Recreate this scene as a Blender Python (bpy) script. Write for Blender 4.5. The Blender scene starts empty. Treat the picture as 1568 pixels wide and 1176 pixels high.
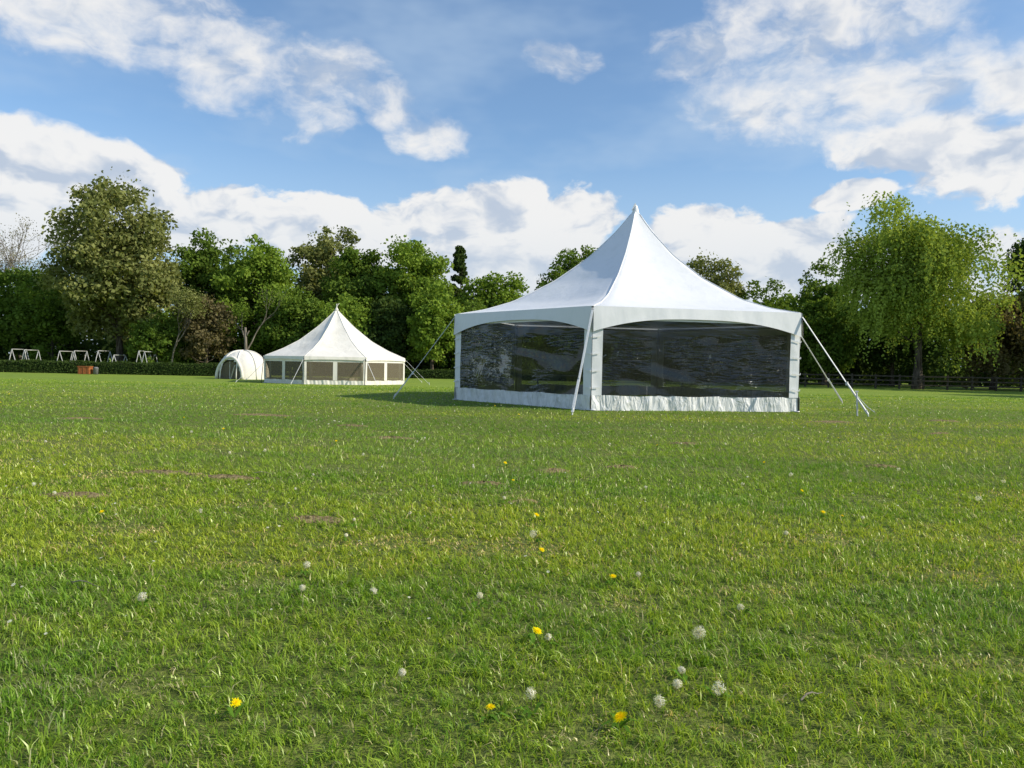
import bpy, math, numpy as np
from mathutils import Vector, Matrix
rng = np.random.default_rng(7)
scene = bpy.context.scene
COL = scene.collection

# ---------------------------------------------------------------- helpers
def smooth(a, b, x):
    t = np.clip((np.asarray(x, float) - a) / (b - a), 0, 1)
    return t * t * (3 - 2 * t)

def gz(x, y):
    """ground height: the field falls away gently beyond the big marquee"""
    x = np.asarray(x, float); y = np.asarray(y, float)
    z = -0.35 * smooth(26, 48, y)
    z = z + 0.010 * np.sin(x * 1.3 + 0.6 * y) * np.sin(y * 0.9) * (1 - smooth(20, 40, y)) * smooth(1, 4, y)
    return z

def _h(i, j, s):
    v = np.sin(i * 127.1 + j * 311.7 + s * 74.7) * 43758.5453
    return v - np.floor(v)
def vnoise(x, y, s=0):
    i = np.floor(x); j = np.floor(y); u = x - i; v = y - j
    u = u * u * (3 - 2 * u); v = v * v * (3 - 2 * v)
    return (_h(i, j, s) * (1 - u) + _h(i + 1, j, s) * u) * (1 - v) + (_h(i, j + 1, s) * (1 - u) + _h(i + 1, j + 1, s) * u) * v
def fbm(x, y, s=0, o=3):
    t = 0; a = .5; n = 0
    for k in range(o):
        t = t + a * vnoise(x * 2 ** k + 7.3 * k, y * 2 ** k - 3.1 * k, s + k); n += a; a *= .55
    return t / n

def fast_mesh(name, V, F, mat, col=None, parent=None, smoothsh=False, mats=None, midx=None):
    V = np.asarray(V, np.float32); F = np.asarray(F, np.int32)
    me = bpy.data.meshes.new(name)
    n, (m, k) = len(V), F.shape
    me.vertices.add(n); me.loops.add(m * k); me.polygons.add(m)
    me.vertices.foreach_set('co', V.ravel())
    me.loops.foreach_set('vertex_index', F.ravel())
    me.polygons.foreach_set('loop_start', np.arange(0, m * k, k, dtype=np.int32))
    if smoothsh:
        me.polygons.foreach_set('use_smooth', np.ones(m, bool))
    for mm in (mats or [mat]):
        me.materials.append(mm)
    if midx is not None:
        me.polygons.foreach_set('material_index', np.asarray(midx, np.int32))
    if col is not None:
        at = me.attributes.new('col', 'FLOAT_COLOR', 'POINT')
        c = np.ones((n, 4), np.float32); c[:, :3] = col
        at.data.foreach_set('color', c.ravel())
    me.update(calc_edges=True)
    ob = bpy.data.objects.new(name, me); COL.objects.link(ob)
    if parent: ob.parent = parent
    return ob

def empty(name, loc=(0, 0, 0)):
    e = bpy.data.objects.new(name, None); e.empty_display_size = 0.3
    COL.objects.link(e)
    return e

class MB:
    """small mesh builder (mixed polygons)"""
    def __init__(s): s.v = []; s.f = []; s.m = []
    def add(s, v, f, mi=0):
        o = len(s.v); s.v += [tuple(p) for p in v]
        s.f += [tuple(i + o for i in q) for q in f]; s.m += [mi] * len(f)
    def tube(s, pts, rad, n=8, mi=0, cap=True):
        pts = [Vector(p) for p in pts]
        if not hasattr(rad, '__len__'): rad = [rad] * len(pts)
        vs = []; fs = []
        for i, p in enumerate(pts):
            d = (pts[min(i + 1, len(pts) - 1)] - pts[max(i - 1, 0)]).normalized()
            u = d.cross(Vector((0.13, 0.98, 0.1)))
            if u.length < 0.05: u = d.cross(Vector((1, 0, 0)))
            u.normalize(); w = d.cross(u)
            for j in range(n):
                a = 2 * math.pi * j / n
                vs.append(p + (u * math.cos(a) + w * math.sin(a)) * rad[i])
        for i in range(len(pts) - 1):
            for j in range(n):
                fs.append((i * n + j, i * n + (j + 1) % n, (i + 1) * n + (j + 1) % n, (i + 1) * n + j))
        if cap:
            fs.append(tuple(range(n))[::-1]); fs.append(tuple((len(pts) - 1) * n + j for j in range(n)))
        s.add(vs, fs, mi)
    def strap(s, a, b, w, t, mi=0, side=None):
        a = Vector(a); b = Vector(b); d = (b - a).normalized()
        u = Vector(side) if side else d.cross(Vector((0, 0, 1)))
        u = (u - d * u.dot(d)).normalized(); n = d.cross(u)
        vs = []
        for p in (a, b):
            for (i, j) in ((-1, -1), (1, -1), (1, 1), (-1, 1)):
                vs.append(p + u * w / 2 * i + n * t / 2 * j)
        s.add(vs, [(0, 1, 2, 3)[::-1], (4, 5, 6, 7), (0, 1, 5, 4), (1, 2, 6, 5), (2, 3, 7, 6), (3, 0, 4, 7)], mi)
    def box(s, c, sz, rot=0, mi=0):
        cx, cy, cz = c; a, b, h = [q / 2 for q in sz]; vs = []
        for dz in (-h, h):
            for (dx, dy) in ((-a, -b), (a, -b), (a, b), (-a, b)):
                vs.append((cx + dx * math.cos(rot) - dy * math.sin(rot), cy + dx * math.sin(rot) + dy * math.cos(rot), cz + dz))
        s.add(vs, [(3, 2, 1, 0), (4, 5, 6, 7), (0, 1, 5, 4), (1, 2, 6, 5), (2, 3, 7, 6), (3, 0, 4, 7)], mi)
    def obj(s, name, mats, parent=None, smoothsh=False, bevel=0):
        me = bpy.data.meshes.new(name); me.from_pydata([tuple(v) for v in s.v], [], s.f)
        if not isinstance(mats, (list, tuple)): mats = [mats]
        for m in mats: me.materials.append(m)
        me.polygons.foreach_set('material_index', s.m)
        if smoothsh: me.polygons.foreach_set('use_smooth', [True] * len(s.f))
        me.update()
        ob = bpy.data.objects.new(name, me); COL.objects.link(ob)
        if parent: ob.parent = parent
        if bevel:
            b = ob.modifiers.new('bevel', 'BEVEL'); b.width = bevel; b.segments = 2
        return ob

# ---------------------------------------------------------------- node helpers
class NT:
    def __init__(s, tree): s.t = tree; s.n = tree.nodes; s.l = tree.links
    def put(s, sock, v):
        if v is None: return
        if hasattr(v, 'links'): s.l.new(v, sock)
        else: sock.default_value = v
    def M(s, op, a, b=None, c=None, clamp=False):
        n = s.n.new('ShaderNodeMath'); n.operation = op; n.use_clamp = clamp
        for i, v in enumerate((a, b, c)): s.put(n.inputs[i], v)
        return n.outputs[0]
    def mr(s, v, a, b, c=0., d=1., smoothstep=True):
        n = s.n.new('ShaderNodeMapRange')
        if smoothstep: n.interpolation_type = 'SMOOTHSTEP'
        s.put(n.inputs[0], v)
        for i, q in enumerate((a, b, c, d)): n.inputs[i + 1].default_value = q
        return n.outputs[0]
    def mix(s, f, a, b, blend='MIX'):
        n = s.n.new('ShaderNodeMix'); n.data_type = 'RGBA'; n.blend_type = blend
        s.put(n.inputs[0], f)
        for i, v in ((6, a), (7, b)):
            if hasattr(v, 'links'): s.l.new(v, n.inputs[i])
            else: n.inputs[i].default_value = (*v, 1) if len(v) == 3 else v
        return n.outputs[2]
    def noise(s, vec, scale, detail=4, rough=0.55, dist=0):
        n = s.n.new('ShaderNodeTexNoise'); s.put(n.inputs['Vector'], vec)
        n.inputs['Scale'].default_value = scale; n.inputs['Detail'].default_value = detail
        n.inputs['Roughness'].default_value = rough; n.inputs['Distortion'].default_value = dist
        return n.outputs['Fac']
    def mapping(s, vec, scale=(1, 1, 1), rot=(0, 0, 0), loc=(0, 0, 0)):
        n = s.n.new('ShaderNodeMapping'); s.put(n.inputs[0], vec)
        n.inputs['Scale'].default_value = scale; n.inputs['Rotation'].default_value = rot; n.inputs['Location'].default_value = loc
        return n.outputs[0]
    def pos(s): return s.n.new('ShaderNodeNewGeometry').outputs['Position']
    def bump(s, h, strength=0.3, dist=0.02):
        n = s.n.new('ShaderNodeBump'); s.put(n.inputs['Height'], h)
        n.inputs['Strength'].default_value = strength; n.inputs['Distance'].default_value = dist
        return n.outputs[0]
    def attr(s, name):
        n = s.n.new('ShaderNodeAttribute'); n.attribute_name = name; return n.outputs['Color']

def newmat(name):
    m = bpy.data.materials.new(name); m.use_nodes = True
    nt = NT(m.node_tree); nt.n.clear()
    out = nt.n.new('ShaderNodeOutputMaterial')
    return m, nt, out

def principled(nt, out, color, rough=0.6, spec=0.3, normal=None, metallic=0):
    p = nt.n.new('ShaderNodeBsdfPrincipled')
    if hasattr(color, 'links'): nt.l.new(color, p.inputs['Base Color'])
    else: p.inputs['Base Color'].default_value = (*color, 1)
    nt.put(p.inputs['Roughness'], rough)
    p.inputs['Specular IOR Level'].default_value = spec
    p.inputs['Metallic'].default_value = metallic
    if normal is not None: nt.l.new(normal, p.inputs['Normal'])
    nt.l.new(p.outputs[0], out.inputs[0])
    return p

def simple(name, c1, c2, scale, rough=0.6, spec=0.3, stretch=(1, 1, 1), bump=0.2, bd=0.01, metallic=0):
    m, nt, out = newmat(name)
    v = nt.mapping(nt.pos(), scale=stretch)
    f = nt.noise(v, scale, 5, 0.6)
    c = nt.mix(nt.mr(f, 0.35, 0.65), c1, c2)
    principled(nt, out, c, rough, spec, nt.bump(f, bump, bd), metallic)
    return m

def leaf_material(name, trans=0.35, gloss=0.0, rough=0.4):
    m, nt, out = newmat(name)
    c = nt.attr('col')
    p = nt.n.new('ShaderNodeBsdfDiffuse'); nt.l.new(c, p.inputs[0])
    t = nt.n.new('ShaderNodeBsdfTranslucent')
    nt.l.new(nt.mix(1.0, c, (1.25, 1.2, 0.6), 'MULTIPLY'), t.inputs[0])
    mx = nt.n.new('ShaderNodeMixShader'); mx.inputs[0].default_value = trans
    nt.l.new(p.outputs[0], mx.inputs[1]); nt.l.new(t.outputs[0], mx.inputs[2])
    last = mx
    if gloss:
        g = nt.n.new('ShaderNodeBsdfGlossy'); g.inputs[0].default_value = (.95, .95, .75, 1); g.inputs['Roughness'].default_value = rough
        last = nt.n.new('ShaderNodeMixShader'); last.inputs[0].default_value = gloss
        nt.l.new(mx.outputs[0], last.inputs[1]); nt.l.new(g.outputs[0], last.inputs[2])
    nt.l.new(last.outputs[0], out.inputs[0])
    return m

MAT_LEAF = leaf_material('leaf_foliage', 0.34)
MAT_GRASS = leaf_material('grass_blade', 0.40, .03, .35)
MAT_BARK = simple('bark', (0.05, 0.038, 0.028), (0.14, 0.115, 0.09), 6, 0.9, 0.1, (1, 1, 0.25), 0.6, 0.05)
MAT_TWIG = simple('bare_twig', (0.13, 0.11, 0.085), (0.24, 0.21, 0.17), 6, 0.9, 0.1, (1, 1, 0.25), 0.4, 0.05)

m, nt, out = newmat('lawn_turf')
p = nt.pos()
f1 = nt.noise(p, 14, 5, 0.75)
f2 = nt.noise(nt.mapping(p, scale=(0.2, 0.6, 1)), .9, 4, 0.7)
lawn = nt.mix(nt.mr(f1, 0.35, 0.68), (0.15, 0.215, 0.03), (0.31, 0.40, 0.065))
lawn = nt.mix(nt.mr(f2, 0.4, 0.65, 0, 0.7), lawn, (0.17, 0.25, 0.04))
thatch = nt.mix(nt.mr(f1, 0.35, 0.68), (0.07, 0.095, 0.018), (0.20, 0.23, 0.055))
sp_ = nt.n.new('ShaderNodeSeparateXYZ'); nt.l.new(p, sp_.inputs[0])
c = nt.mix(nt.mr(sp_.outputs[1], 10, 42), thatch, lawn)
principled(nt, out, c, 0.85, 0.1, nt.bump(f1, 0.8, 0.04))
MAT_GROUND = m
MAT_SOIL = simple('bare_soil', (0.13, 0.10, 0.05), (0.32, 0.255, 0.13), 40, 0.95, 0.05, (1, 1, 1), 0.8, 0.02)

# ---------------------------------------------------------------- ground sheet
def axis(bps):
    o = []
    for (a, b, n) in bps: o += list(np.linspace(a, b, n, endpoint=False))
    return np.array(o + [bps[-1][1]])
xs = axis([(-2500, -120, 14), (-120, -20, 30), (-20, 20, 130), (20, 120, 30), (120, 2500, 14)])
ys = axis([(-600, -5, 10), (-5, 30, 150), (30, 120, 50), (120, 3000, 16)])
X, Y = np.meshgrid(xs, ys)
V = np.stack([X, Y, gz(X, Y)], -1).reshape(-1, 3)
nx = len(xs)
i, j = np.meshgrid(np.arange(nx - 1), np.arange(len(ys) - 1))
q = (j * nx + i).ravel()
fast_mesh('ground', V, np.stack([q, q + 1, q + nx + 1, q + nx], 1), MAT_GROUND, smoothsh=True)

soil = [(-1.35, 5.25, .24, .09), (0.11, 6.0, .13, .06), (-1.73, 10.9, .30, .12), (6.8, 16.2, .45, .18), (7.7, 13.6, .2, .09), (2.5, 10.9, .22, .09),
        (0.45, 7.9, .22, .09), (-3.4, 5.9, .26, .10), (-3.3, 7.2, .35, .10), (-.25, 6.9, .18, .08), (-4.9, 14.9, .5, .18), (-2.7, 12.8, .25, .1),
        (-2.6, 7.0, .25, .09), (1.2, 8.2, .16, .08), (4.3, 8.8, .16, .08), (-7.5, 13.2, .35, .14), (9.8, 17.2, .35, .16)]
V = []; F = []
for (cx, cy, rx, ry) in soil:
    o = len(V); nr, na = 5, 26
    ph = rng.uniform(0, 6.28, 4)
    for r in range(nr + 1):
        for k in range(na):
            t = 2 * math.pi * k / na
            rr = r / nr * (1 + .28 * math.sin(2 * t + ph[0]) + .2 * math.sin(5 * t + ph[1]) + .12 * math.sin(9 * t + ph[2]))
            x = cx + rx * rr * math.cos(t); y = cy + ry * rr * math.sin(t)
            V.append((x, y, float(gz(x, y)) + (0.022 * (1 - (r / nr) ** 2) * (0.4 + 1.1 * rng.random()) + 0.004 if r < nr else -0.006)))
    for r in range(nr):
        for k in range(na):
            F.append((o + r * na + k, o + r * na + (k + 1) % na, o + (r + 1) * na + (k + 1) % na, o + (r + 1) * na + k))
fast_mesh('bare_soil_patches', V, F, MAT_SOIL)

# ---------------------------------------------------------------- grass
grass = empty('grass')
yy = np.linspace(1.3, 46, 4000)
rho = 10500 / (1 + (yy / 4.4) ** 2.3)
w = rho * (1.46 * yy + 2.4)
cdf = np.cumsum(w) * (yy[1] - yy[0]); total = int(cdf[-1])
print('blades', total)
y = np.interp(rng.random(total) * cdf[-1], cdf, yy)
x = (rng.random(total) * 2 - 1) * (0.73 * y + 1.2)
tuft = rng.random(total) < .42
gsz = 0.06 * (1 + y * .12)
jx = np.floor(x / gsz); jy = np.floor(y / gsz)
hx = _h(jx, jy, 1); hy = _h(jx, jy, 2)
x = np.where(tuft, (jx + hx) * gsz + (x - (jx + .5) * gsz) * .45, x)
y = np.where(tuft, (jy + hy) * gsz + (y - (jy + .5) * gsz) * .45, y)
keep = np.ones(total, bool)
for (cx, cy, rx, ry) in soil:
    rr_ = ((x - cx) / rx) ** 2 + ((y - cy) / ry) ** 2
    keep &= ~((rr_ < 1.1) & (rng.random(total) < 0.85 * (1.25 - rr_)))
x = x[keep]; y = y[keep]; n = len(x); tuft = tuft[keep]
pa = fbm(x * .15, y * .42, 11)
pb = fbm(x * 1.1, y * 1.7, 23)
pd = fbm(x * .06 + y * .02, y * .62, 31, 2)
pe = fbm(x * 1.6 + 9, y * 3.2, 41)
pc = fbm(x * 6, y * 8, 51, 2)
L = 0.020 + 0.030 * rng.random(n) + 0.050 * np.clip(pc - .42, 0, 1) + 0.03 * (pb - .5) + 0.008 * tuft + 0.022 * (rng.random(n) < .06)
L = L * (1 - .45 * smooth(.60, .72, pe))
L = np.clip(L, 0.014, 0.12) * np.where(y > 12, 0.85, 1)
W = 0.0024 * (1 + (y / 4.0) ** 1.13) * (0.5 + 1.0 * rng.random(n) ** 1.5)
ang = rng.uniform(0, 2 * np.pi, n)
lean = np.clip(rng.normal(0.92, 0.38, n), 0.05, 1.5)
comb_ = 1.2 * np.sin(x * .9 + y * .6) + 2.5
useC = rng.random(n) < .35
ang = np.where(useC, comb_ + rng.normal(0, .5, n), ang)
dx = np.cos(ang); dy = np.sin(ang)
fa = rng.uniform(0, 2 * np.pi, n); sx = np.cos(fa); sy = np.sin(fa)
z = gz(x, y)
g1 = np.array([0.130, 0.255, 0.020]); g2 = np.array([0.37, 0.50, 0.055]); st = np.array([0.66, 0.60, 0.30])
mixr = np.clip(rng.random(n) ** 1.05 + .3 * (pc - .5), 0, 1)[:, None]
colr = g1 * (1 - mixr) + g2 * mixr
isst = (rng.random(n) < (0.05 + .10 * smooth(.5, .7, pb) + .30 * smooth(.60, .76, pe)))[:, None]
colr = np.where(isst, st * (0.5 + .5 * rng.random((n, 1))), colr)
def mul(col, f, rgb): return col * (1 + f[:, None] * (np.array(rgb) - 1))
colr = mul(colr, smooth(.38, .62, pa), (1.36, 1.14, 1.05))
colr = mul(colr, .8 * smooth(.50, .66, pb), (.68, .84, .75))
colr = mul(colr, .85 * smooth(.46, .56, pd), (.68, .80, .75))
colr = np.clip(colr, 0, .85)
near = y < 7.5
def blades(sel, name, two):
    x_, y_, z_, L_, W_, dx_, dy_, sx_, sy_, le = [q[sel] for q in (x, y, z, L, W, dx, dy, sx, sy, lean)]
    m_ = len(x_)
    def ring(frac, wf, bend):
        o = L_ * frac * np.sin(le * bend); h = L_ * frac * np.cos(le * bend)
        cx = x_ + dx_ * o; cy = y_ + dy_ * o; cz = z_ + h - 0.003
        return [np.stack([cx - sx_ * W_ * wf / 2, cy - sy_ * W_ * wf / 2, cz], 1), np.stack([cx + sx_ * W_ * wf / 2, cy + sy_ * W_ * wf / 2, cz], 1)]
    if two: rows = ring(0, .9, 0) + ring(.55, 1.0, .6) + ring(1, .16, 1.15)
    else: rows = ring(0, 1, 0) + ring(1, .25, 1.0)
    k = len(rows)
    Vv = np.stack(rows, 1).reshape(-1, 3)
    b0 = np.arange(m_) * k
    if two: Ff = np.concatenate([np.stack([b0, b0 + 1, b0 + 3, b0 + 2], 1), np.stack([b0 + 2, b0 + 3, b0 + 5, b0 + 4], 1)])
    else: Ff = np.stack([b0, b0 + 1, b0 + 3, b0 + 2], 1)
    fast_mesh(name, Vv, Ff, MAT_GRASS, np.repeat(colr[sel], k, 0), parent=grass)
blades(near, 'near_blades', True)
blades(~near, 'far_blades', False)

# ---------------------------------------------------------------- dandelions, seed heads, daisies
MAT_PLANT = leaf_material('flower_petals', 0.4)
yel = [(.34, 2.26), (-.825, 2.28), (-.052, 2.30), (.51, 3.75), (.19, 4.3), (.18, 5.3), (2.87, 8.6), (-4.4, 11.6), (-2.75, 5.1), (.107, 2.95), (.02, 6.9)]
clk = [(.77, 3.0), (.69, 2.48), (.46, 2.33), (.16, 4.62), (-1.67, 8.5), (-1.04, 3.85), (-.965, 3.5), (-1.6, 3.3), (-.6, 3.35), (2.75, 7.4), (3.9, 6.3),
       (1.75, 4.75), (.085, 2.33), (1.2, 6.6), (.66, 3.85), (-.36, 7.6), (-4.6, 10.9), (-1.19, 10.6), (-1.0, 4.62), (-.357, 2.5), (-.143, 3.35), (1.05, 3.35), (.56, 2.5), (.62, 2.62), (.15, 2.9)]
szs = [1.25, 1.25, .95, 1.1, .9, .85, .8, 1.1, 1.15, .95, 1.1, .7, .85, .6, .7, .75, 1.0, .8, .6, .6, .8, .7, .7, .6, .6]
for _ in range(110):
    yv = 5 + 24 * rng.random(); clk.append((rng.uniform(-.7, .7) * yv, yv)); szs.append(rng.uniform(.45, .9))
for _ in range(20):
    yv = rng.uniform(5, 22); yel.append((rng.uniform(-.7, .7) * yv, yv))
class QB:
    def __init__(s): s.V = []; s.F = []; s.C = []; s.n = 0
    def quad(s, a, b, c, d, col):
        s.V += [a, b, c, d]; s.C += [col] * 4; s.F.append((s.n, s.n + 1, s.n + 2, s.n + 3)); s.n += 4
def stem(q, x, y, z, h, lx, ly, r=0.0013, col=(0.22, 0.28, 0.08)):
    a = Vector((x, y, z)); b = Vector((x + lx, y + ly, z + h))
    for u in (Vector((r, 0, 0)), Vector((0, r, 0))):
        q.quad(a - u, a + u, b + u, b - u, col)
    return b
qy = QB()
def rosette(q, x, y, z):
    for k in range(int(rng.integers(3, 8))):
        a = rng.uniform(0, 6.28); l = rng.uniform(.03, .075); d = Vector((math.cos(a), math.sin(a), 0)); s = Vector((-d.y, d.x, 0)) * .007
        p0 = Vector((x, y, z + .008)); p1 = p0 + d * l * .55 + Vector((0, 0, .025)); p2 = p0 + d * l + Vector((0, 0, .016))
        c = tuple(np.array([.12, .24, .03]) * rng.uniform(.8, 1.4))
        q.quad(p0 - s * .4, p0 + s * .4, p1 + s, p1 - s, c); q.quad(p1 - s, p1 + s, p2 + s * .3, p2 - s * .3, c)
for kk, (px, py) in enumerate(yel):
    z0 = float(gz(px, py)); top = stem(qy, px, py, z0, rng.uniform(.04, .06), rng.uniform(-.01, .01), rng.uniform(-.015, 0))
    rosette(qy, px, py, z0); sc = (1.1 if kk == 0 else rng.uniform(.65, .9))
    tilt = Vector((rng.uniform(-.5, .5), rng.uniform(-.7, .1), 1)).normalized()
    u = tilt.cross(Vector((1, 0, 0))).normalized(); v = tilt.cross(u)
    for (layer, R, lift, nn) in ((0, .023, .003, 26), (1, .017, .007, 20), (2, .011, .010, 14)):
        for k in range(nn):
            a = 2 * math.pi * k / nn + rng.uniform(-.1, .1); d = u * math.cos(a) + v * math.sin(a); s = tilt.cross(d) * .0020 * sc
            e = top + d * R * sc * rng.uniform(.8, 1.12) + tilt * (lift * sc + rng.uniform(-.002, .002)); b0 = top + d * .002 + tilt * lift * .5
            qy.quad(b0 - s * .5, b0 + s * .5, e + s, e - s, (0.92, 0.80 - .05 * layer, 0.01))
fast_mesh('dandelion_flowers', [tuple(v) for v in qy.V], qy.F, MAT_PLANT, qy.C)
qc = QB()
for (px, py), sc in zip(clk, szs):
    z0 = float(gz(px, py)); h = rng.uniform(.04, .085)
    top = stem(qc, px, py, z0, h, rng.uniform(-.02, .02), rng.uniform(-.02, .02), .0014, (.25, .24, .1))
    if py < 6 and rng.random() < .5: rosette(qc, px, py, z0)
    R = .020 * sc * rng.uniform(.85, 1.1)
    nn = 300 if py < 6 else 60
    part = rng.random() < .4; bald = Vector(rng.normal(size=3)).normalized(); thr = rng.uniform(0., .7)
    tone = rng.uniform(.85, 1.05)
    for k in range(nn):
        zc = rng.uniform(-1, 1); a = rng.uniform(0, 6.28); rr = math.sqrt(1 - zc * zc); d = Vector((rr * math.cos(a), rr * math.sin(a), zc))
        if part and d.dot(bald) > thr: continue
        u = d.cross(Vector((.3, .5, .8))).normalized(); v = d.cross(u)
        e = top + d * R * rng.uniform(.7, 1.15); s = .0032 if py < 6 else .0065
        q_ = .88 * tone
        qc.quad(e + u * s, e + v * s * .35, e - u * s, e - v * s * .35, (q_, q_ * .98, q_ * .93))
        t = .0003; qc.quad(top - u * t, top + u * t, e + u * t, e - u * t, (.7, .68, .62))
    c = .003
    qc.quad(top + Vector((c, 0, 0)), top + Vector((0, 0, c)), top - Vector((c, 0, 0)), top - Vector((0, 0, c)), (.3, .26, .15))
fast_mesh('dandelion_seed_heads', [tuple(v) for v in qc.V], qc.F, MAT_PLANT, qc.C)
qd = QB()
for k in range(1100):
    yv = 2.5 + 27 * rng.random() ** 0.7; xv = rng.uniform(-.72, .72) * yv
    if fbm(np.array(xv * .3), np.array(yv * .3), 5) < .45: continue
    z0 = float(gz(xv, yv)); r = rng.uniform(.004, .009) * (1 + yv * .03); tp = Vector((xv, yv, z0 + rng.uniform(.035, .055)))
    t = Vector((rng.uniform(-.3, .3), rng.uniform(-.7, 0), 1)).normalized(); u = t.cross(Vector((1, 0, 0))).normalized(); v = t.cross(u)
    for a in (0, .785):
        p = u * math.cos(a) + v * math.sin(a); w2 = u * -math.sin(a) + v * math.cos(a)
        qd.quad(tp + p * r, tp + w2 * r, tp - p * r, tp - w2 * r, (.8, .8, .76))
fast_mesh('daisies', [tuple(v) for v in qd.V], qd.F, MAT_PLANT, qd.C)
mb = MB()
for (x0, y0, l, a) in ((-2.05, 3.55, .16, -.2), (1.75, 3.1, .05, 1), (.95, 2.42, .14, .7), (-2.4, 7.1, .2, .1), (2.2, 6.6, .15, 2)):
    pts = [(x0 + l * t * math.cos(a), y0 + l * t * math.sin(a), float(gz(x0, y0)) + .035 + .012 * math.sin(5 * t)) for t in np.linspace(0, 1, 5)]
    mb.tube(pts, [.003, .003, .0025, .002, .001], 6)
mb.obj('fallen_twigs', MAT_TWIG)

# ---------------------------------------------------------------- trees
def unit(a): return a / np.maximum(np.linalg.norm(a, axis=-1, keepdims=True), 1e-6)
def leaf_quads(Pt, N, size, aspect=0.6):
    n = len(Pt); T = unit(np.cross(N, rng.normal(size=(n, 3)))); B = np.cross(N, T)
    s = size[:, None] / 2
    V = np.stack([Pt + T * s, Pt + B * s * aspect, Pt - T * s, Pt - B * s * aspect], 1).reshape(-1, 3)
    return V, np.arange(n * 4).reshape(-1, 4)

PAL = {
 'mid':   ((.065, .120, .019), (.190, .270, .046)),
 'fresh': ((.100, .175, .024), (.270, .370, .058)),
 'dark':  ((.036, .066, .019), (.100, .145, .038)),
 'olive': ((.105, .130, .036), (.320, .335, .120)),
 'brown': ((.105, .090, .046), (.220, .190, .090)),
 'bud':   ((.170, .155, .085), (.270, .250, .130)),
 'willow':((.150, .220, .036), (.370, .450, .090)),
}
def clump_leaves(C, R, flat, nper, size, pal):
    k = len(C); idx = np.repeat(np.arange(k), nper); n = len(idx)
    d = unit(rng.normal(size=(n, 3)))
    r = R[idx] * (0.30 + 0.80 * rng.random(n) ** .75)
    off = d * r[:, None]; off[:, 2] *= flat
    Pt = C[idx] + off
    N = unit(d * .7 + rng.normal(size=(n, 3)) * .8 + np.array([0, 0, .3]))
    c1, c2 = np.array(pal[0]), np.array(pal[1])
    cm = rng.random(k)[idx]
    f = np.clip(cm * .6 + rng.random(n) * .45, 0, 1)[:, None]
    col = c1 * (1 - f) + c2 * f
    return Pt, N, size * (.6 + .8 * rng.random(n)), col

def tube_np(pts, rad, n=5):
    mb = MB(); mb.tube(pts, rad, n, cap=False); return np.array([tuple(v) for v in mb.v]), np.array(mb.f)

def assemble(name, parts, x, y, rot=0):
    Vs = []; Fs = []; Cs = []; Ms = []; o = 0
    for (V, F, c, mi) in parts:
        Vs.append(V); Fs.append(F + o); o += len(V)
        Cs.append(c if c is not None else np.full((len(V), 3), .1)); Ms.append(np.full(len(F), mi))
    ob = fast_mesh(name, np.concatenate(Vs), np.concatenate(Fs), None, np.concatenate(Cs), mats=[MAT_LEAF, MAT_BARK, MAT_TWIG], midx=np.concatenate(Ms))
    ob.location = (x, y, float(gz(x, y))); ob.rotation_euler = (0, 0, rot)
    return ob

def curve(a, b, up, k=6, wob=.0):
    a = np.array(a, float); b = np.array(b, float); t = np.linspace(0, 1, k)[:, None]
    mid = (a + b) / 2 + np.array([0, 0, up]) + (rng.normal(size=3) * wob)
    return (1 - t) ** 2 * a + 2 * t * (1 - t) * mid + t ** 2 * b

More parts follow.
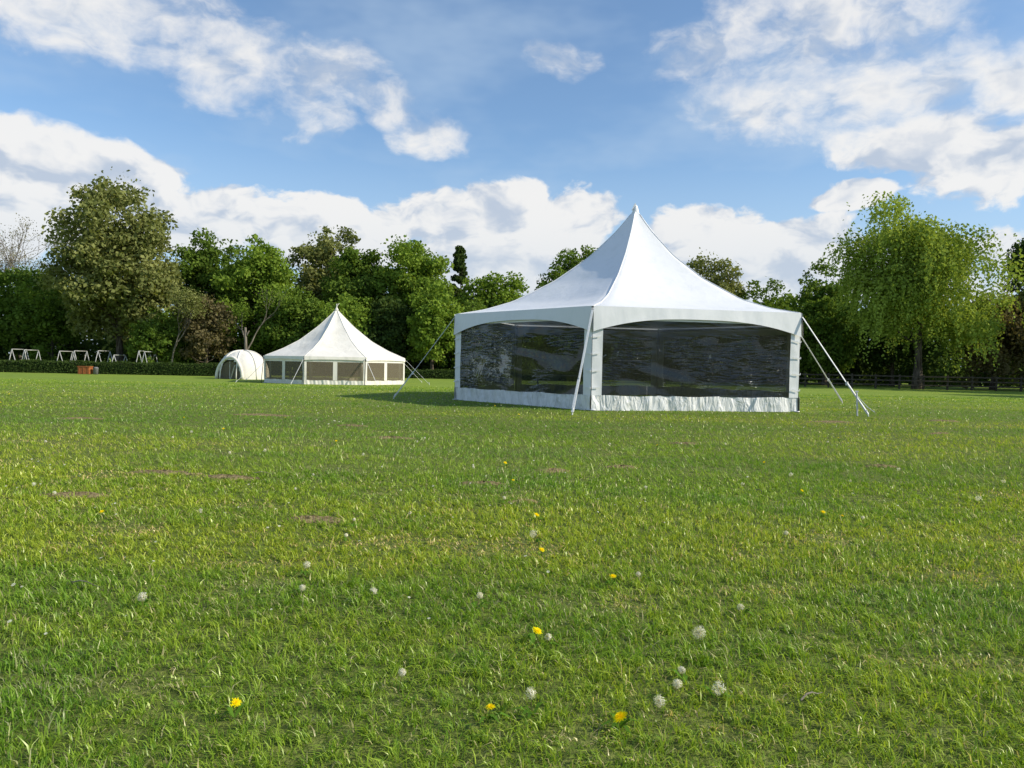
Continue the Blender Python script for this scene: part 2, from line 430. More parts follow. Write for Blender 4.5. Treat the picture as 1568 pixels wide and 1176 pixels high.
def make_tree(name, x, y, H, W, cb=.18, pal='mid', leaves=14000, size=.30, nc=75, shape='round', wr=None, rag=1.0, fill=1.0):
    leaves = int(leaves * 1.1); nc = int(nc * 1.6)
    parts = []
    cz0 = cb * H; rz = (H - cz0) / 2; ctr = np.array([0, 0, cz0 + rz])
    lob = unit(rng.normal(size=(9, 3))); la = rng.uniform(.06, .24, 9) * rag
    def env(d):
        s = np.ones(len(d)) * (.90 - .06 * (rag - 1) * 2)
        for l_, a_ in zip(lob, la): s += a_ * np.clip(d @ l_, 0, 1) ** 6 - .02
        return s
    d = unit(rng.normal(size=(nc, 3)))
    rad = rng.uniform(.12, 1, nc) ** .5
    e = env(d) * rad
    low = d[:, 2] < 0
    hx_ = np.where(low, 1 + .30 * np.abs(d[:, 2]) ** 1.0 / np.maximum(np.hypot(d[:, 0], d[:, 1]), .35), 1.0)
    C = np.stack([d[:, 0] * W / 2 * e * hx_, d[:, 1] * W / 2 * e * hx_, d[:, 2] * rz * e], 1)
    if shape == 'cone':
        tt = rng.random(nc) ** .8; a = rng.uniform(0, 6.28, nc); rr = (1 - tt) ** .8 * W / 2 * rng.uniform(.4, 1, nc)
        C = np.stack([np.cos(a) * rr, np.sin(a) * rr, (tt * 2 - 1) * rz * .95], 1)
    R = W * rng.uniform(.05, .135, nc) * (1.0 if shape != 'cone' else .8)
    C = C * (1 - .07) + ctr
    C[:, 2] = np.minimum(C[:, 2], H - R * .6)
    nper = np.maximum((leaves * R ** 2 / np.sum(R ** 2)).astype(int), 15)
    Pt, N, S, col = clump_leaves(C, R, .75, nper, size, PAL[pal])
    nfill = int(leaves // 8 * fill)
    df = unit(rng.normal(size=(nfill, 3))); ef = env(df) * rng.random(nfill) ** .45 * .93
    PF = np.stack([df[:, 0] * W / 2 * ef, df[:, 1] * W / 2 * ef, df[:, 2] * rz * ef], 1) + ctr
    if shape != 'cone':
        Pt = np.concatenate([Pt, PF]); N = np.concatenate([N, unit(rng.normal(size=(nfill, 3)) + np.array([0, 0, .4]))])
        S = np.concatenate([S, size * (.6 + .8 * rng.random(nfill))]); c1, c2 = map(np.array, PAL[pal]); f = rng.random((nfill, 1)) * .7
        col = np.concatenate([col, c1 * (1 - f) + c2 * f])
    if shape == 'weep':
        sel = rng.integers(0, len(Pt), leaves // 16)
        ln = rng.uniform(.8, 3.4, len(sel)); k = 14
        tt = np.tile(np.linspace(0, 1, k), len(sel)); si = np.repeat(sel, k); ll = np.repeat(ln, k)
        outd = unit(Pt[si] - ctr)
        PS = Pt[si] + np.stack([outd[:, 0] * .6 * np.sin(tt * 1.4), outd[:, 1] * .6 * np.sin(tt * 1.4), -tt * ll], 1) + rng.normal(size=(len(si), 3)) * .07
        NS = unit(rng.normal(size=(len(si), 3)) * np.array([1, 1, .35]))
        Pt = np.concatenate([Pt, PS]); N = np.concatenate([N, NS]); S = np.concatenate([S, size * .85 * (.7 + .6 * rng.random(len(si)))]); col = np.concatenate([col, col[si] * 1.08])
    ok = Pt[:, 2] > .1
    Pt, N, S, col = Pt[ok], N[ok], S[ok], col[ok]
    V, F = leaf_quads(Pt, N, S, .68)
    parts.append((V, F, np.repeat(col, 4, 0), 0))
    tr = wr or max(.14, H * .019)
    k = 8; tz = np.linspace(0, 1, k); wob = np.cumsum(rng.normal(0, .12, (k, 2)), 0) * (tz[:, None])
    top = cz0 + (H - cz0) * .72
    tp = np.stack([wob[:, 0], wob[:, 1], tz * top], 1)
    rr = tr * (1 - .85 * tz); rr[0] *= 1.45
    V, F = tube_np(tp, rr, 9); parts.append((V, F, None, 1))
    order = np.argsort(-R)[:min(nc, 26)]
    for i_ in order:
        c_ = C[i_]; h0 = np.clip((c_[2] - .55 * math.hypot(c_[0], c_[1])) / top, .18, .95)
        b0 = np.array([np.interp(h0, tz, tp[:, 0]), np.interp(h0, tz, tp[:, 1]), h0 * top])
        pts = curve(b0, c_ + np.array([0, 0, R[i_] * .5]), -.3, 6, .35)
        r0 = tr * (1 - .85 * h0) * .5
        V, F = tube_np(pts, np.linspace(r0, .02, 6), 5); parts.append((V, F, None, 1))
    return assemble(name, parts, x, y, rng.uniform(0, .3))

def bare_tree(name, x, y, H, W, leaves=1500, pal='bud'):
    parts = []; tips = []
    def grow(p, d, l, r, lev):
        q = p + d * l; m = (p + q) / 2 + rng.normal(size=3) * l * .06
        V, F = tube_np([tuple(p), tuple(m), tuple(q)], [r, r * .8, r * .62], 5 if lev < 3 else 3); parts.append((V, F, None, 2))
        if lev >= 6: tips.append(q); return
        for _ in range(2 if lev < 1 else rng.integers(2, 4)):
            nd = unit(d + rng.normal(size=3) * .42 * np.array([W / H * 1.6, W / H * 1.6, .7]) + np.array([0, 0, .12]))
            grow(q, nd, l * rng.uniform(.66, .86), r * .62, lev + 1)
    grow(np.zeros(3), np.array([0, 0, 1.]), H * .22, H * .014, 0)
    T = np.array(tips); idx = rng.integers(0, len(T), leaves)
    Pt = T[idx] + rng.normal(size=(leaves, 3)) * .35
    V, F = leaf_quads(Pt, unit(rng.normal(size=(leaves, 3))), rng.uniform(.1, .24, leaves))
    c1, c2 = map(np.array, PAL[pal]); f = rng.random((leaves, 1))
    parts.append((V, F, np.repeat(c1 * (1 - f) + c2 * f, 4, 0), 0))
    return assemble(name, parts, x, y)

make_tree('horse_chestnut_tree', -37.2, 72, 18.6, 14.5, .05, 'olive', 30000, .36, 90)
bare_tree('bare_ash_tree', -55.5, 85, 19, 11)
bare_tree('bare_ash_tree', -60, 88, 17, 9)
bare_tree('bare_ash_tree', -49.5, 88, 17.5, 8)
bare_tree('bare_ash_tree', -53, 82, 15, 9, 2500)
make_tree('hawthorn_tree', -51, 80, 11.5, 11, .02, 'mid', 13000, .34)
make_tree('hawthorn_tree', -46.0, 76, 9.5, 8, .02, 'mid', 8000, .32)
make_tree('lime_tree', -32.2, 80, 17.0, 10, .03, 'mid', 17000, .34)
make_tree('beech_tree', -26.2, 78, 15.9, 11.5, .03, 'fresh', 20000, .34, 85, rag=1.3)
make_tree('elder_shrub', -28.6, 71, 8.5, 6, .02, 'brown', 7000, .27)
make_tree('elder_shrub', -33.0, 70, 6.5, 6, .02, 'mid', 6000, .27)
bare_tree('young_birch_tree', -30.8, 69, 9, 4, 2500, 'olive')
bare_tree('young_birch_tree', -24.5, 70, 10, 4, 2500, 'fresh')
make_tree('oak_tree', -21.6, 88, 18.8, 10, .2, 'olive', 14000, .34, 55, rag=1.4)
make_tree('hawthorn_tree', -21.0, 74, 9.8, 8.5, .02, 'mid', 10000, .32)
make_tree('sycamore_tree', -16.4, 82, 16.2, 10.5, .04, 'mid', 16000, .34)
make_tree('hawthorn_tree', -16.2, 73, 9.0, 8, .02, 'fresh', 9000, .32)
make_tree('sycamore_tree', -10.6, 80, 16.8, 10.5, .03, 'fresh', 19000, .34, 80)
make_tree('hawthorn_tree', -12.0, 74, 9.0, 7.5, .02, 'dark', 9000, .32)
make_tree('hawthorn_tree', -7.6, 72, 9.8, 7, .02, 'fresh', 9000, .32)
make_tree('spruce_tree', -6.2, 86, 15.2, 5.5, .1, 'dark', 9000, .3, 60, 'cone')
make_tree('field_maple_tree', -2.5, 80, 12.6, 10.5, .02, 'fresh', 15000, .32)
make_tree('field_maple_tree', -3.6, 74, 8, 7, .02, 'mid', 8000, .3)
make_tree('hawthorn_tree', 0.6, 78, 8.4, 6, .02, 'mid', 7000, .3)
make_tree('oak_tree', 10.3, 92, 19.2, 14.0, .05, 'mid', 22000, .36, 80, rag=1.2)
make_tree('oak_tree', 5.9, 87, 13.6, 7.5, .03, 'mid', 10000, .34)
make_tree('ash_tree', 22, 85, 16.2, 10, .05, 'olive', 12000, .30, rag=1.4)
make_tree('ash_tree', 15.5, 85, 13, 9, .03, 'mid', 9000, .34)
make_tree('ash_tree', 28.3, 84, 12.4, 8.5, .03, 'mid', 10000, .32, rag=1.3)
make_tree('ash_tree', 35.8, 88, 14.6, 9, .05, 'mid', 10000, .34)
make_tree('weeping_birch_tree', 34.7, 65, 18.8, 16.5, .06, 'willow', 26000, .27, 60, 'weep', rag=2.2, fill=.4)
make_tree('hawthorn_tree', 30.0, 73, 9.8, 8.5, .02, 'mid', 10000, .32)
make_tree('hawthorn_tree', 24.3, 76, 9.2, 8, .02, 'mid', 9000, .32)
make_tree('hawthorn_tree', 37.5, 75, 10.5, 9, .02, 'dark', 9000, .34)
make_tree('yew_tree', 50.6, 72, 17.6, 10, .02, 'dark', 15000, .33)
make_tree('copper_beech_tree', 43.0, 68, 10.2, 9, .02, 'brown', 10000, .3)
make_tree('copper_beech_tree', 47.5, 68, 11.5, 8, .02, 'olive', 9000, .3)
make_tree('yew_tree', 58, 70, 15, 9, .04, 'dark', 10000, .33)
make_tree('yew_tree', -64, 78, 15, 12, .04, 'mid', 12000, .34)
make_tree('oak_tree', 52.5, 55, 17, 11, .06, 'mid', 10000, .36)
make_tree('oak_tree', 48.0, 45.5, 14, 9, .06, 'mid', 8000, .36)
make_tree('oak_tree', 60.0, 61, 18, 12, .06, 'mid', 9000, .38)

nc = 850
cx = rng.uniform(-100, 100, nc); cy = rng.uniform(95, 110, nc)
hh = 8.0 + 1.3 * np.sin(cx * .21) + 1.0 * np.sin(cx * .53 + 1) + np.abs(cx) * .03
C = np.stack([cx, cy, rng.random(nc) * hh], 1); R = rng.uniform(1.4, 2.7, nc)
Pt, N, S, col = clump_leaves(C, R, .8, np.full(nc, 95), .64, PAL['mid'])
V, F = leaf_quads(Pt, N, S, .75)
ob = fast_mesh('distant_woodland', V, F, MAT_LEAF, np.repeat(col, 4, 0)); ob.location.z = -.35
nc = 620
cx = rng.uniform(-72, 68, nc); cy = 78 + rng.uniform(-1, 9, nc); C = np.stack([cx, cy, rng.random(nc) ** 1.2 * 4.6], 1)
Pt, N, S, col = clump_leaves(C, rng.uniform(.9, 1.7, nc), .8, np.full(nc, 95), .46, PAL['dark'])
V, F = leaf_quads(Pt, N, S, .75)
ob = fast_mesh('bramble_undergrowth', V, F, MAT_LEAF, np.repeat(col, 4, 0)); ob.location.z = -.35

def hedge(name, x0, x1, y0, h, t, n, pal):
    s = rng.random(n); X_ = x0 + (x1 - x0) * s; face = rng.random(n)
    Yf = np.where(face < .55, -t / 2, np.where(face < .9, rng.uniform(-t / 2, t / 2, n), t / 2))
    Z_ = np.where((face >= .55) & (face < .9), h, rng.random(n) * h) + .05 * np.sin(X_ * 1.7) * (face > .5)
    Pt = np.stack([X_, Yf, Z_], 1) + rng.normal(size=(n, 3)) * .06
    N = unit(np.stack([rng.normal(size=n) * .5, np.where(face < .55, -1, 0) + rng.normal(size=n) * .5, np.where(face < .55, .3, 1) + rng.normal(size=n) * .4], 1))
    V, F = leaf_quads(Pt, N, rng.uniform(.08, .17, n)); c1, c2 = map(np.array, PAL[pal]); f = rng.random((n, 1))
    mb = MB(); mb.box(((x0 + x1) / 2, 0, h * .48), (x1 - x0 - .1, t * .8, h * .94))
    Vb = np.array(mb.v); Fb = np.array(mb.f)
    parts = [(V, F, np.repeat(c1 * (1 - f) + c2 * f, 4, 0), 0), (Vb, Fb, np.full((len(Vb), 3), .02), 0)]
    return assemble(name, parts, 0, y0)
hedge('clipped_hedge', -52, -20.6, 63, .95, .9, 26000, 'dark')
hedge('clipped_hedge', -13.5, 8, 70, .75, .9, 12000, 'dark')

# ---------------------------------------------------------------- fabrics
m, nt, out = newmat('white_pvc')
p = nt.pos()
w1 = nt.noise(nt.mapping(p, scale=(1, 1, .5)), 1.1, 3, .5, .6); w2 = nt.noise(nt.mapping(p, scale=(1, 1, .35)), 5, 3, .6)
h = nt.M('ADD', nt.M('MULTIPLY', w1, 1.0), nt.M('MULTIPLY', w2, .18))
c = nt.mix(nt.mr(nt.noise(p, 2.3, 5, .65), .45, .8), (.80, .80, .80), (.73, .74, .73))
principled(nt, out, c, .42, .4, nt.bump(h, .25, .10)); MAT_PVC = m
m, nt, out = newmat('white_pvc_skirt')
p = nt.pos()
h = nt.noise(nt.mapping(p, scale=(2.2, 2.2, .7)), 2.2, 4, .55, 1.2)
c = nt.mix(nt.mr(nt.noise(p, 5, 6, .65), .4, .8), (.78, .78, .77), (.62, .63, .59))
principled(nt, out, c, .38, .4, nt.bump(h, .8, .14)); MAT_SKIRT = m
m, nt, out = newmat('cream_canvas')
p = nt.pos()
c = nt.mix(nt.mr(nt.noise(p, 1.2, 6, .65), .4, .8), (.78, .745, .67), (.67, .635, .56))
principled(nt, out, c, .8, .1, nt.bump(nt.noise(nt.mapping(p, scale=(1, 1, .4)), 2, 3, .5, .5), .4, .1)); MAT_CANVAS = m
m, nt, out = newmat('clear_window_film')
p = nt.pos()
r1 = nt.noise(nt.mapping(p, scale=(.5, .5, .9), rot=(.25, .25, .0)), .8, 1, .4, .8)
def ridges(vec, sc, wd, pw):
    r = nt.noise(vec, sc, 1, .5, 1.0)
    return nt.M('POWER', nt.M('SUBTRACT', 1., nt.M('ABSOLUTE', nt.M('MULTIPLY', nt.M('SUBTRACT', r, .5), wd)), clamp=True), pw)
# tension creases running down from the corners, and slack horizontal waves
r2 = ridges(nt.mapping(p, scale=(.45, .45, 3.6), rot=(0, .42, 0)), 1.5, 9., 2.)
r3 = ridges(nt.mapping(p, scale=(.5, .5, 3.0), rot=(.0, -.12, 0), loc=(5, 2, 1)), 1.9, 9., 2.)
pres = nt.mr(nt.noise(p, .9, 1, .5), .42, .62)
h = nt.M('ADD', r1, nt.M('MULTIPLY', pres, nt.M('ADD', nt.M('MULTIPLY', r2, .10), nt.M('MULTIPLY', r3, .07))))
bm = nt.bump(h, .8, .30)
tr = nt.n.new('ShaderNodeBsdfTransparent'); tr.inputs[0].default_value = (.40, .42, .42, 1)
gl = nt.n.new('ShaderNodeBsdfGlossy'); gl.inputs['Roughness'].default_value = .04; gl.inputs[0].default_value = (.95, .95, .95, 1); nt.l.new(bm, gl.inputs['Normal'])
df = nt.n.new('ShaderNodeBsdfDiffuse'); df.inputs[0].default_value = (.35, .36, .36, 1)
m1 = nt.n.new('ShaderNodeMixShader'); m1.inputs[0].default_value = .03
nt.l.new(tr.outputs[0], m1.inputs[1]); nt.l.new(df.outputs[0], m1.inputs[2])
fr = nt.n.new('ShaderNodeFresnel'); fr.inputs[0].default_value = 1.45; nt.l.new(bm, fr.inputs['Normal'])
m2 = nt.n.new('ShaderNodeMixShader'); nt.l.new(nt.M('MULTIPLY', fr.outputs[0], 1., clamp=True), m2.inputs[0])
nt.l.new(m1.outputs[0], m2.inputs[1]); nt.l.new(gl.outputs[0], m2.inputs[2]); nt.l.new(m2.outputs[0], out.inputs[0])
MAT_FILM = m
m, nt, out = newmat('mesh_window')
tr = nt.n.new('ShaderNodeBsdfTransparent'); tr.inputs[0].default_value = (.85, .80, .72, 1)
df = nt.n.new('ShaderNodeBsdfDiffuse'); df.inputs[0].default_value = (.34, .29, .21, 1)
mx = nt.n.new('ShaderNodeMixShader'); mx.inputs[0].default_value = .38
nt.l.new(tr.outputs[0], mx.inputs[1]); nt.l.new(df.outputs[0], mx.inputs[2]); nt.l.new(mx.outputs[0], out.inputs[0])
MAT_MESH = m
MAT_ALU = simple('painted_metal', (.62, .63, .64), (.5, .51, .52), 8, .35, .5, bump=.05, metallic=.3)
MAT_STRAP = simple('webbing_strap', (.76, .76, .75), (.66, .66, .64), 30, .8, .1, bump=.2)
MAT_DARK = simple('dark_webbing', (.03, .03, .03), (.06, .06, .06), 30, .8, .1)
MAT_FENCE = simple('weathered_timber', (.05, .04, .032), (.10, .085, .065), 4, .9, .1, (1, 1, 3))
MAT_WPOST = simple('weathered_white_pole', (.50, .50, .48), (.34, .34, .31), 5, .6, .2)
MAT_ORANGE = simple('orange_stained_wood', (.40, .14, .045), (.28, .09, .03), 9, .7, .2)
MAT_GREY = simple('grey_plastic', (.22, .22, .23), (.15, .15, .16), 9, .6, .3)

# ---------------------------------------------------------------- marquees
def marquee(name, C, R, n, a0, eave, peak, prof, mats, cfg):
    root = empty(name)
    z0 = float(gz(*C)); cx, cy = C
    cor = [(cx + R * math.cos(a0 + 2 * math.pi * k / n), cy + R * math.sin(a0 + 2 * math.pi * k / n)) for k in range(n)]
    side = math.dist(cor[0], cor[1])
    fabric, skirtm, win, strapm = mats
    tt = np.concatenate([[.012], np.linspace(.03, 1, 34)]); ns = 16
    hp = prof(tt)
    V = []; F = []; tot = n * ns
    for ti, t in enumerate(tt):
        for k in range(n):
            A = cor[k]; B = cor[(k + 1) % n]
            for s_ in range(ns):
                s = s_ / ns
                bx = A[0] * (1 - s) + B[0] * s; by = A[1] * (1 - s) + B[1] * s
                sg = math.sin(math.pi * s) * 4 * t * (1 - t) * cfg['sag']
                x_ = cx + (bx - cx) * t; y_ = cy + (by - cy) * t
                V.append((x_, y_, z0 + eave + (peak - eave) * hp[ti] - sg))
    for ti in range(len(tt) - 1):
        for k in range(tot):
            F.append((ti * tot + k, ti * tot + (k + 1) % tot, (ti + 1) * tot + (k + 1) % tot, (ti + 1) * tot + k))
    fast_mesh('roof', V, F, fabric, parent=root, smoothsh=True)
    mb = MB()
    for k in range(n):
        A = cor[k]
        pts = [(cx + (A[0] - cx) * t, cy + (A[1] - cy) * t, z0 + eave + (peak - eave) * h_ + .004) for t, h_ in zip(tt[1:], hp[1:])]
        mb.tube(pts, cfg['seam'], 6)
    mb.obj('seams', fabric, root, True)
    mb = MB(); pk = z0 + peak
    mb.tube([(cx, cy, pk - .30), (cx, cy, pk - .08), (cx, cy, pk + .03), (cx, cy, pk + .06)], [.13, .085, .05, .02], 12)
    if cfg.get('pole'):
        mb.tube([(cx, cy, z0), (cx, cy, pk + .3)], .04, 8)
        mb.strap((cx, cy, pk + .12), (cx + .16, cy, pk + .34), .1, .02); mb.tube([(cx, cy, pk - .12), (cx, cy, pk + .05)], [.14, .05], 10)
    else:
        mb.strap((cx - .11, cy, pk - .10), (cx - .02, cy, pk + .10), .10, .03); mb.strap((cx - .02, cy + .02, pk + .1), (cx + .07, cy, pk - .06), .08, .02)
    mb.obj('peak_cap', fabric, root)
    zs = cfg['skirt']; band = eave - .32; sw = cfg['strip'] / side
    def grid(name2, P, Q, s0, s1, fz0, fz1, mat, off, nu=24, nv=8, wr=0., bend=0.):
        A = np.array(P); B = np.array(Q); d = (B - A) / side; nrm = np.array([d[1], -d[0]])
        if np.dot(nrm, (A + B) / 2 - np.array(C)) < 0: nrm = -nrm
        V = []; F = []
        for j_ in range(nv + 1):
            for i_ in range(nu + 1):
                s = s0 + (s1 - s0) * i_ / nu; v = j_ / nv
                a_ = fz0(s) if callable(fz0) else fz0; b_ = fz1(s) if callable(fz1) else fz1
                zz = a_ + (b_ - a_) * v
                o = off + wr * (math.sin(s * 41 + P[0] + zz * 2) * .5 + math.sin(s * 97 + zz * 5 + P[1]) * .35 + .5 * math.sin(s * 17 + P[1])) + bend * (1 - v)
                q_ = A + (B - A) * s + nrm * o
                V.append((q_[0], q_[1], z0 + zz))
        for j_ in range(nv):
            for i_ in range(nu):
                b0 = j_ * (nu + 1) + i_; F.append((b0, b0 + 1, b0 + nu + 2, b0 + nu + 1))
        return fast_mesh(name2, V, F, mat, parent=root, smoothsh=True)
    for k in range(n):
        P_ = cor[k]; Q_ = cor[(k + 1) % n]
        d0, d1 = cfg['val']
        low = lambda s: eave - (d0 + (d1 - d0) * abs(2 * s - 1) ** 2.6)
        grid('valance', P_, Q_, 0, 1, low, eave + .005, fabric, .05, 48, 3, .006, .03)
        grid('skirt', P_, Q_, 0.0, 1.0, 0.0, lambda s: zs + .012 * math.sin(s * 23 + k), skirtm, .012, 90, 6, .03)
        grid('wall_top', P_, Q_, 0, 1, band, eave - .04, fabric, .01, 20, 2)
        grid('wall_edge', P_, Q_, 0.0, sw, zs - .001, band + .001, fabric, .014, 8, 8, .012)
        grid('wall_edge', P_, Q_, 1 - sw, 1.0, zs - .001, band + .001, fabric, .014, 8, 8, .012)
        nw = cfg.get('mull', 0)
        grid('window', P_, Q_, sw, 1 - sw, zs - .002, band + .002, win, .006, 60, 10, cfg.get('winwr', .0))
        for q2 in range(nw):
            sm = (q2 + 1) / (nw + 1); grid('mullion', P_, Q_, sm - .035, sm + .035, zs, band, fabric, .016, 3, 3)
    mb = MB()
    for k in range(n):
        A = cor[k]; B = cor[(k + 1) % n]
        u = Vector((A[0] - cx, A[1] - cy, 0)).normalized()
        ax, ay = A[0] - u.x * .07, A[1] - u.y * .07
        mb.tube([(ax, ay, z0), (ax, ay, z0 + eave - .03)], .045, 10)
        mb.box((ax, ay, z0 + .012), (.22, .22, .02), a0)
        B2 = (B[0] - (B[0] - cx) / R * .07, B[1] - (B[1] - cy) / R * .07)
        mb.tube([(ax, ay, z0 + eave - .08), (B2[0], B2[1], z0 + eave - .08)], .035, 8)
    mb.obj('frame', MAT_ALU, root, True)
    mb = MB()
    for k in range(n):
        A = cor[k]
        for sgn in (1, -1):
            B = cor[(k + sgn) % n]; d = Vector((B[0] - A[0], B[1] - A[1], 0)).normalized(); u = Vector((A[0] - cx, A[1] - cy, 0)).normalized()
            for zz in np.arange(.55, eave - .5, .42):
                p0 = Vector((A[0], A[1], z0 + zz)) + u * .05 + d * .02
                mb.strap(p0, p0 + d * cfg['strip'] * .75 + Vector((0, 0, .03)), .03, .008, side=(0, 0, 1))
    if not cfg.get('nolace'): mb.obj('lacing', fabric, root)
    mb = MB()
    for k in range(n):
        A = cor[k]; u = Vector((A[0] - cx, A[1] - cy, 0)).normalized()
        a_ = Vector((A[0], A[1], z0 + eave - cfg.get('gdrop', .1))) + u * .06
        gp = Vector((A[0], A[1], 0)) + u * cfg['guy']; gg = float(gz(gp.x, gp.y))
        b_ = Vector((gp.x, gp.y, gg + .06))
        sd = Vector((-u.y, u.x, 0))
        mb.strap(a_, b_, cfg['gw'], .012, side=sd)
        if cfg['gw'] > .03:
            m_ = a_.lerp(b_, .7); mb.strap(m_ + u * .02, b_ + u * .03, cfg['gw'] * 1.15, .016, side=sd)
            mb.box(tuple(a_.lerp(b_, .7)), (.05, .04, .09), math.atan2(u.y, u.x))
        mb.tube([(gp.x + u.x * .05, gp.y + u.y * .05, gg - .05), (gp.x - u.x * .02, gp.y - u.y * .02, gg + .16)], .014, 8)
    mb.obj('guy_straps', strapm, root)
    return root, cor, z0

PROF1 = (np.array([0, .03, .115, .27, .46, .69, .85, 1]), np.array([1, .925, .765, .53, .315, .125, .045, 0]))
def smoothprof(xp, yp):
    xx = np.linspace(0, 1, 201); y0 = np.interp(xx, xp, yp)
    k = np.hanning(19); k /= k.sum(); pad = np.concatenate([2 * y0[0] - y0[1:10][::-1], y0, 2 * y0[-1] - y0[-10:-1][::-1]])
    ys_ = np.convolve(pad, k, 'valid'); ys_[-1] = 0
    return lambda t: np.interp(t, xx, ys_)
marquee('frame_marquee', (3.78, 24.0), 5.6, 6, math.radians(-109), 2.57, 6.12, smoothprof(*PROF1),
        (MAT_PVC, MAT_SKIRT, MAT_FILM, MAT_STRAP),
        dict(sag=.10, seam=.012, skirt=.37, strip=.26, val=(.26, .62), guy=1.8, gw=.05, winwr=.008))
PROF2 = (np.array([0, .05, .26, .52, .75, 1]), np.array([1, .91, .62, .33, .15, 0]))
t2, c2_, z2 = marquee('pole_marquee', (-11.75, 50.6), 4.75, 8, math.radians(-100), 1.70, 4.95, smoothprof(*PROF2),
        (MAT_CANVAS, MAT_CANVAS, MAT_MESH, MAT_STRAP),
        dict(sag=.10, seam=.02, skirt=.26, strip=.13, val=(.17, .22), guy=1.7, gw=.022, pole=True, mull=1, nolace=True))
mb = MB()
for k in (7, 0, 1):
    A = c2_[k]; mb.tube([(A[0], A[1] - .1, z2 + 1.6), (A[0] + .15, A[1] - 1.0, z2 + .02)], .022, 6)
mb.obj('side_poles', MAT_DARK, t2)
mb = MB()
mb.tube([(8.46, 18.55, -.05), (8.45, 18.6, .58)], .02, 8); mb.box((8.45, 18.6, .6), (.06, .06, .03)); mb.tube([(8.45, 18.6, .5), (8.7, 18.55, .22), (8.86, 18.5, .1)], .008, 6)
mb.obj('ground_anchor_stake', MAT_ALU)
mb = MB()
tx, ty, tz = 1.6, 26.2, float(gz(1.6, 26.2))
mb.box((tx, ty, tz + .74), (1.8, .75, .04), .2)
for sx_ in (-.75, .75):
    for sy_ in (-.3, .3):
        mb.tube([(tx + sx_ * .85, ty + sy_ * 1.1, tz), (tx + sx_, ty + sy_, tz + .72)], .018, 6)
mb.obj('trestle_table', MAT_WPOST, bevel=.005)

# ---------------------------------------------------------------- dome tent
dome = empty('dome_tent')
dx0, dy0, dr, dh = -19.9, 56.2, 1.82, 2.08; dz0 = float(gz(dx0, dy0)); da = math.radians(-108)
V = []; F = []; nu, nv = 72, 18
def domept(a, e, s=1.0):
    lob = 1 + .025 * abs(math.cos((a - da) * 4)) * math.cos(e) ** .5
    return (dx0 + dr * lob * s * math.cos(a) * math.cos(e) ** .8, dy0 + dr * lob * s * math.sin(a) * math.cos(e) ** .8, dz0 + dh * s * math.sin(e) ** .92)
for j_ in range(nv + 1):
    e = math.pi / 2 * j_ / nv * .995
    for i_ in range(nu): V.append(domept(2 * math.pi * i_ / nu, e))
for j_ in range(nv):
    for i_ in range(nu):
        a = 2 * math.pi * (i_ + .5) / nu; e = math.pi / 2 * (j_ + .5) / nv
        da_ = (a - da + math.pi) % (2 * math.pi) - math.pi
        if (da_ / .56) ** 2 + (e / .74) ** 2 < 1: continue
        F.append((j_ * nu + i_, j_ * nu + (i_ + 1) % nu, (j_ + 1) * nu + (i_ + 1) % nu, (j_ + 1) * nu + i_))
fast_mesh('shell', V, F, MAT_CANVAS, parent=dome, smoothsh=True)
mb = MB()
for k in range(8):
    a = da + math.pi / 8 + k * math.pi / 4
    mb.tube([domept(a, math.pi / 2 * t * .99, 1.012) for t in np.linspace(0, 1, 16)], .045, 8)
mb.tube([domept(da + .62 * math.cos(t), max(.001, .80 * math.sin(t)), 1.03) for t in np.linspace(0, math.pi, 26)], .11, 10)
mb.obj('air_beams', MAT_CANVAS, dome, True)
mb = MB()
d = Vector((math.cos(da), math.sin(da), 0)); s = Vector((-d.y, d.x, 0)); cc = Vector((dx0, dy0, dz0)) + d * dr * .80
vs = [cc + s * .95 * math.cos(t) + Vector((0, 0, 1.28 * math.sin(t))) for t in np.linspace(0, math.pi, 20)]
mb.add(vs, [tuple(range(20))]); mb.obj('door_panel', MAT_MESH, dome)
mb = MB(); mb.tube([cc + d * .05 + Vector((0, 0, .0)), cc + d * .05 + Vector((0, 0, 1.25))], .02, 6)
mb.strap(cc + d * .06 + s * .1 + Vector((0, 0, .0)), cc + d * .06 + s * .45 + Vector((0, 0, 1.0)), .12, .02)
mb.obj('door_zip_flap', MAT_CANVAS, dome)

# ---------------------------------------------------------------- small things by the hedge
def frame_goal(x, y, flip=1, h=1.9):
    z = float(gz(x, y)); mb = MB(); r = .034
    mb.tube([(x, y, z), (x + .45 * flip, y, z + h)], r, 8)
    mb.tube([(x + .95 * flip, y + .1, z), (x + .45 * flip, y, z + h)], r, 8)
    mb.tube([(x + .45 * flip, y, z + h), (x + .45 * flip, y + 2.0, z + h)], r, 8)
    mb.tube([(x, y + 2, z), (x + .45 * flip, y + 2.0, z + h)], r, 8); mb.tube([(x + .95 * flip, y + 2, z), (x + .45 * flip, y + 2.0, z + h)], r, 8)
    mb.tube([(x + .2 * flip, y, z + h * .45), (x + .72 * flip, y + .05, z + h * .45)], .025, 8)
    mb.obj('goal_frame', MAT_WPOST, None, True)
for (x_, f_, h_) in ((-44.6, 1, 1.95), (-42.6, -1, 1.9), (-40.4, 1, 1.85), (-38.2, -1, 1.9), (-37.0, 1, 1.95), (-33.4, 1, 2.0), (-32.0, -1, 1.95), (-35.6, 1, 1.6)):
    frame_goal(x_, 67, f_, h_)
bx, by = -34.3, 61; bz = float(gz(bx, by))
mb = MB()
mb.box((bx, by, bz + .30), (.95, .5, .56)); mb.box((bx, by, bz + .62), (1.03, .56, .06))
for k in (-.36, 0, .36): mb.box((bx + k, by - .262, bz + .3), (.07, .02, .54))
mb.obj('wooden_storage_box', MAT_ORANGE, bevel=.01)
mb = MB()
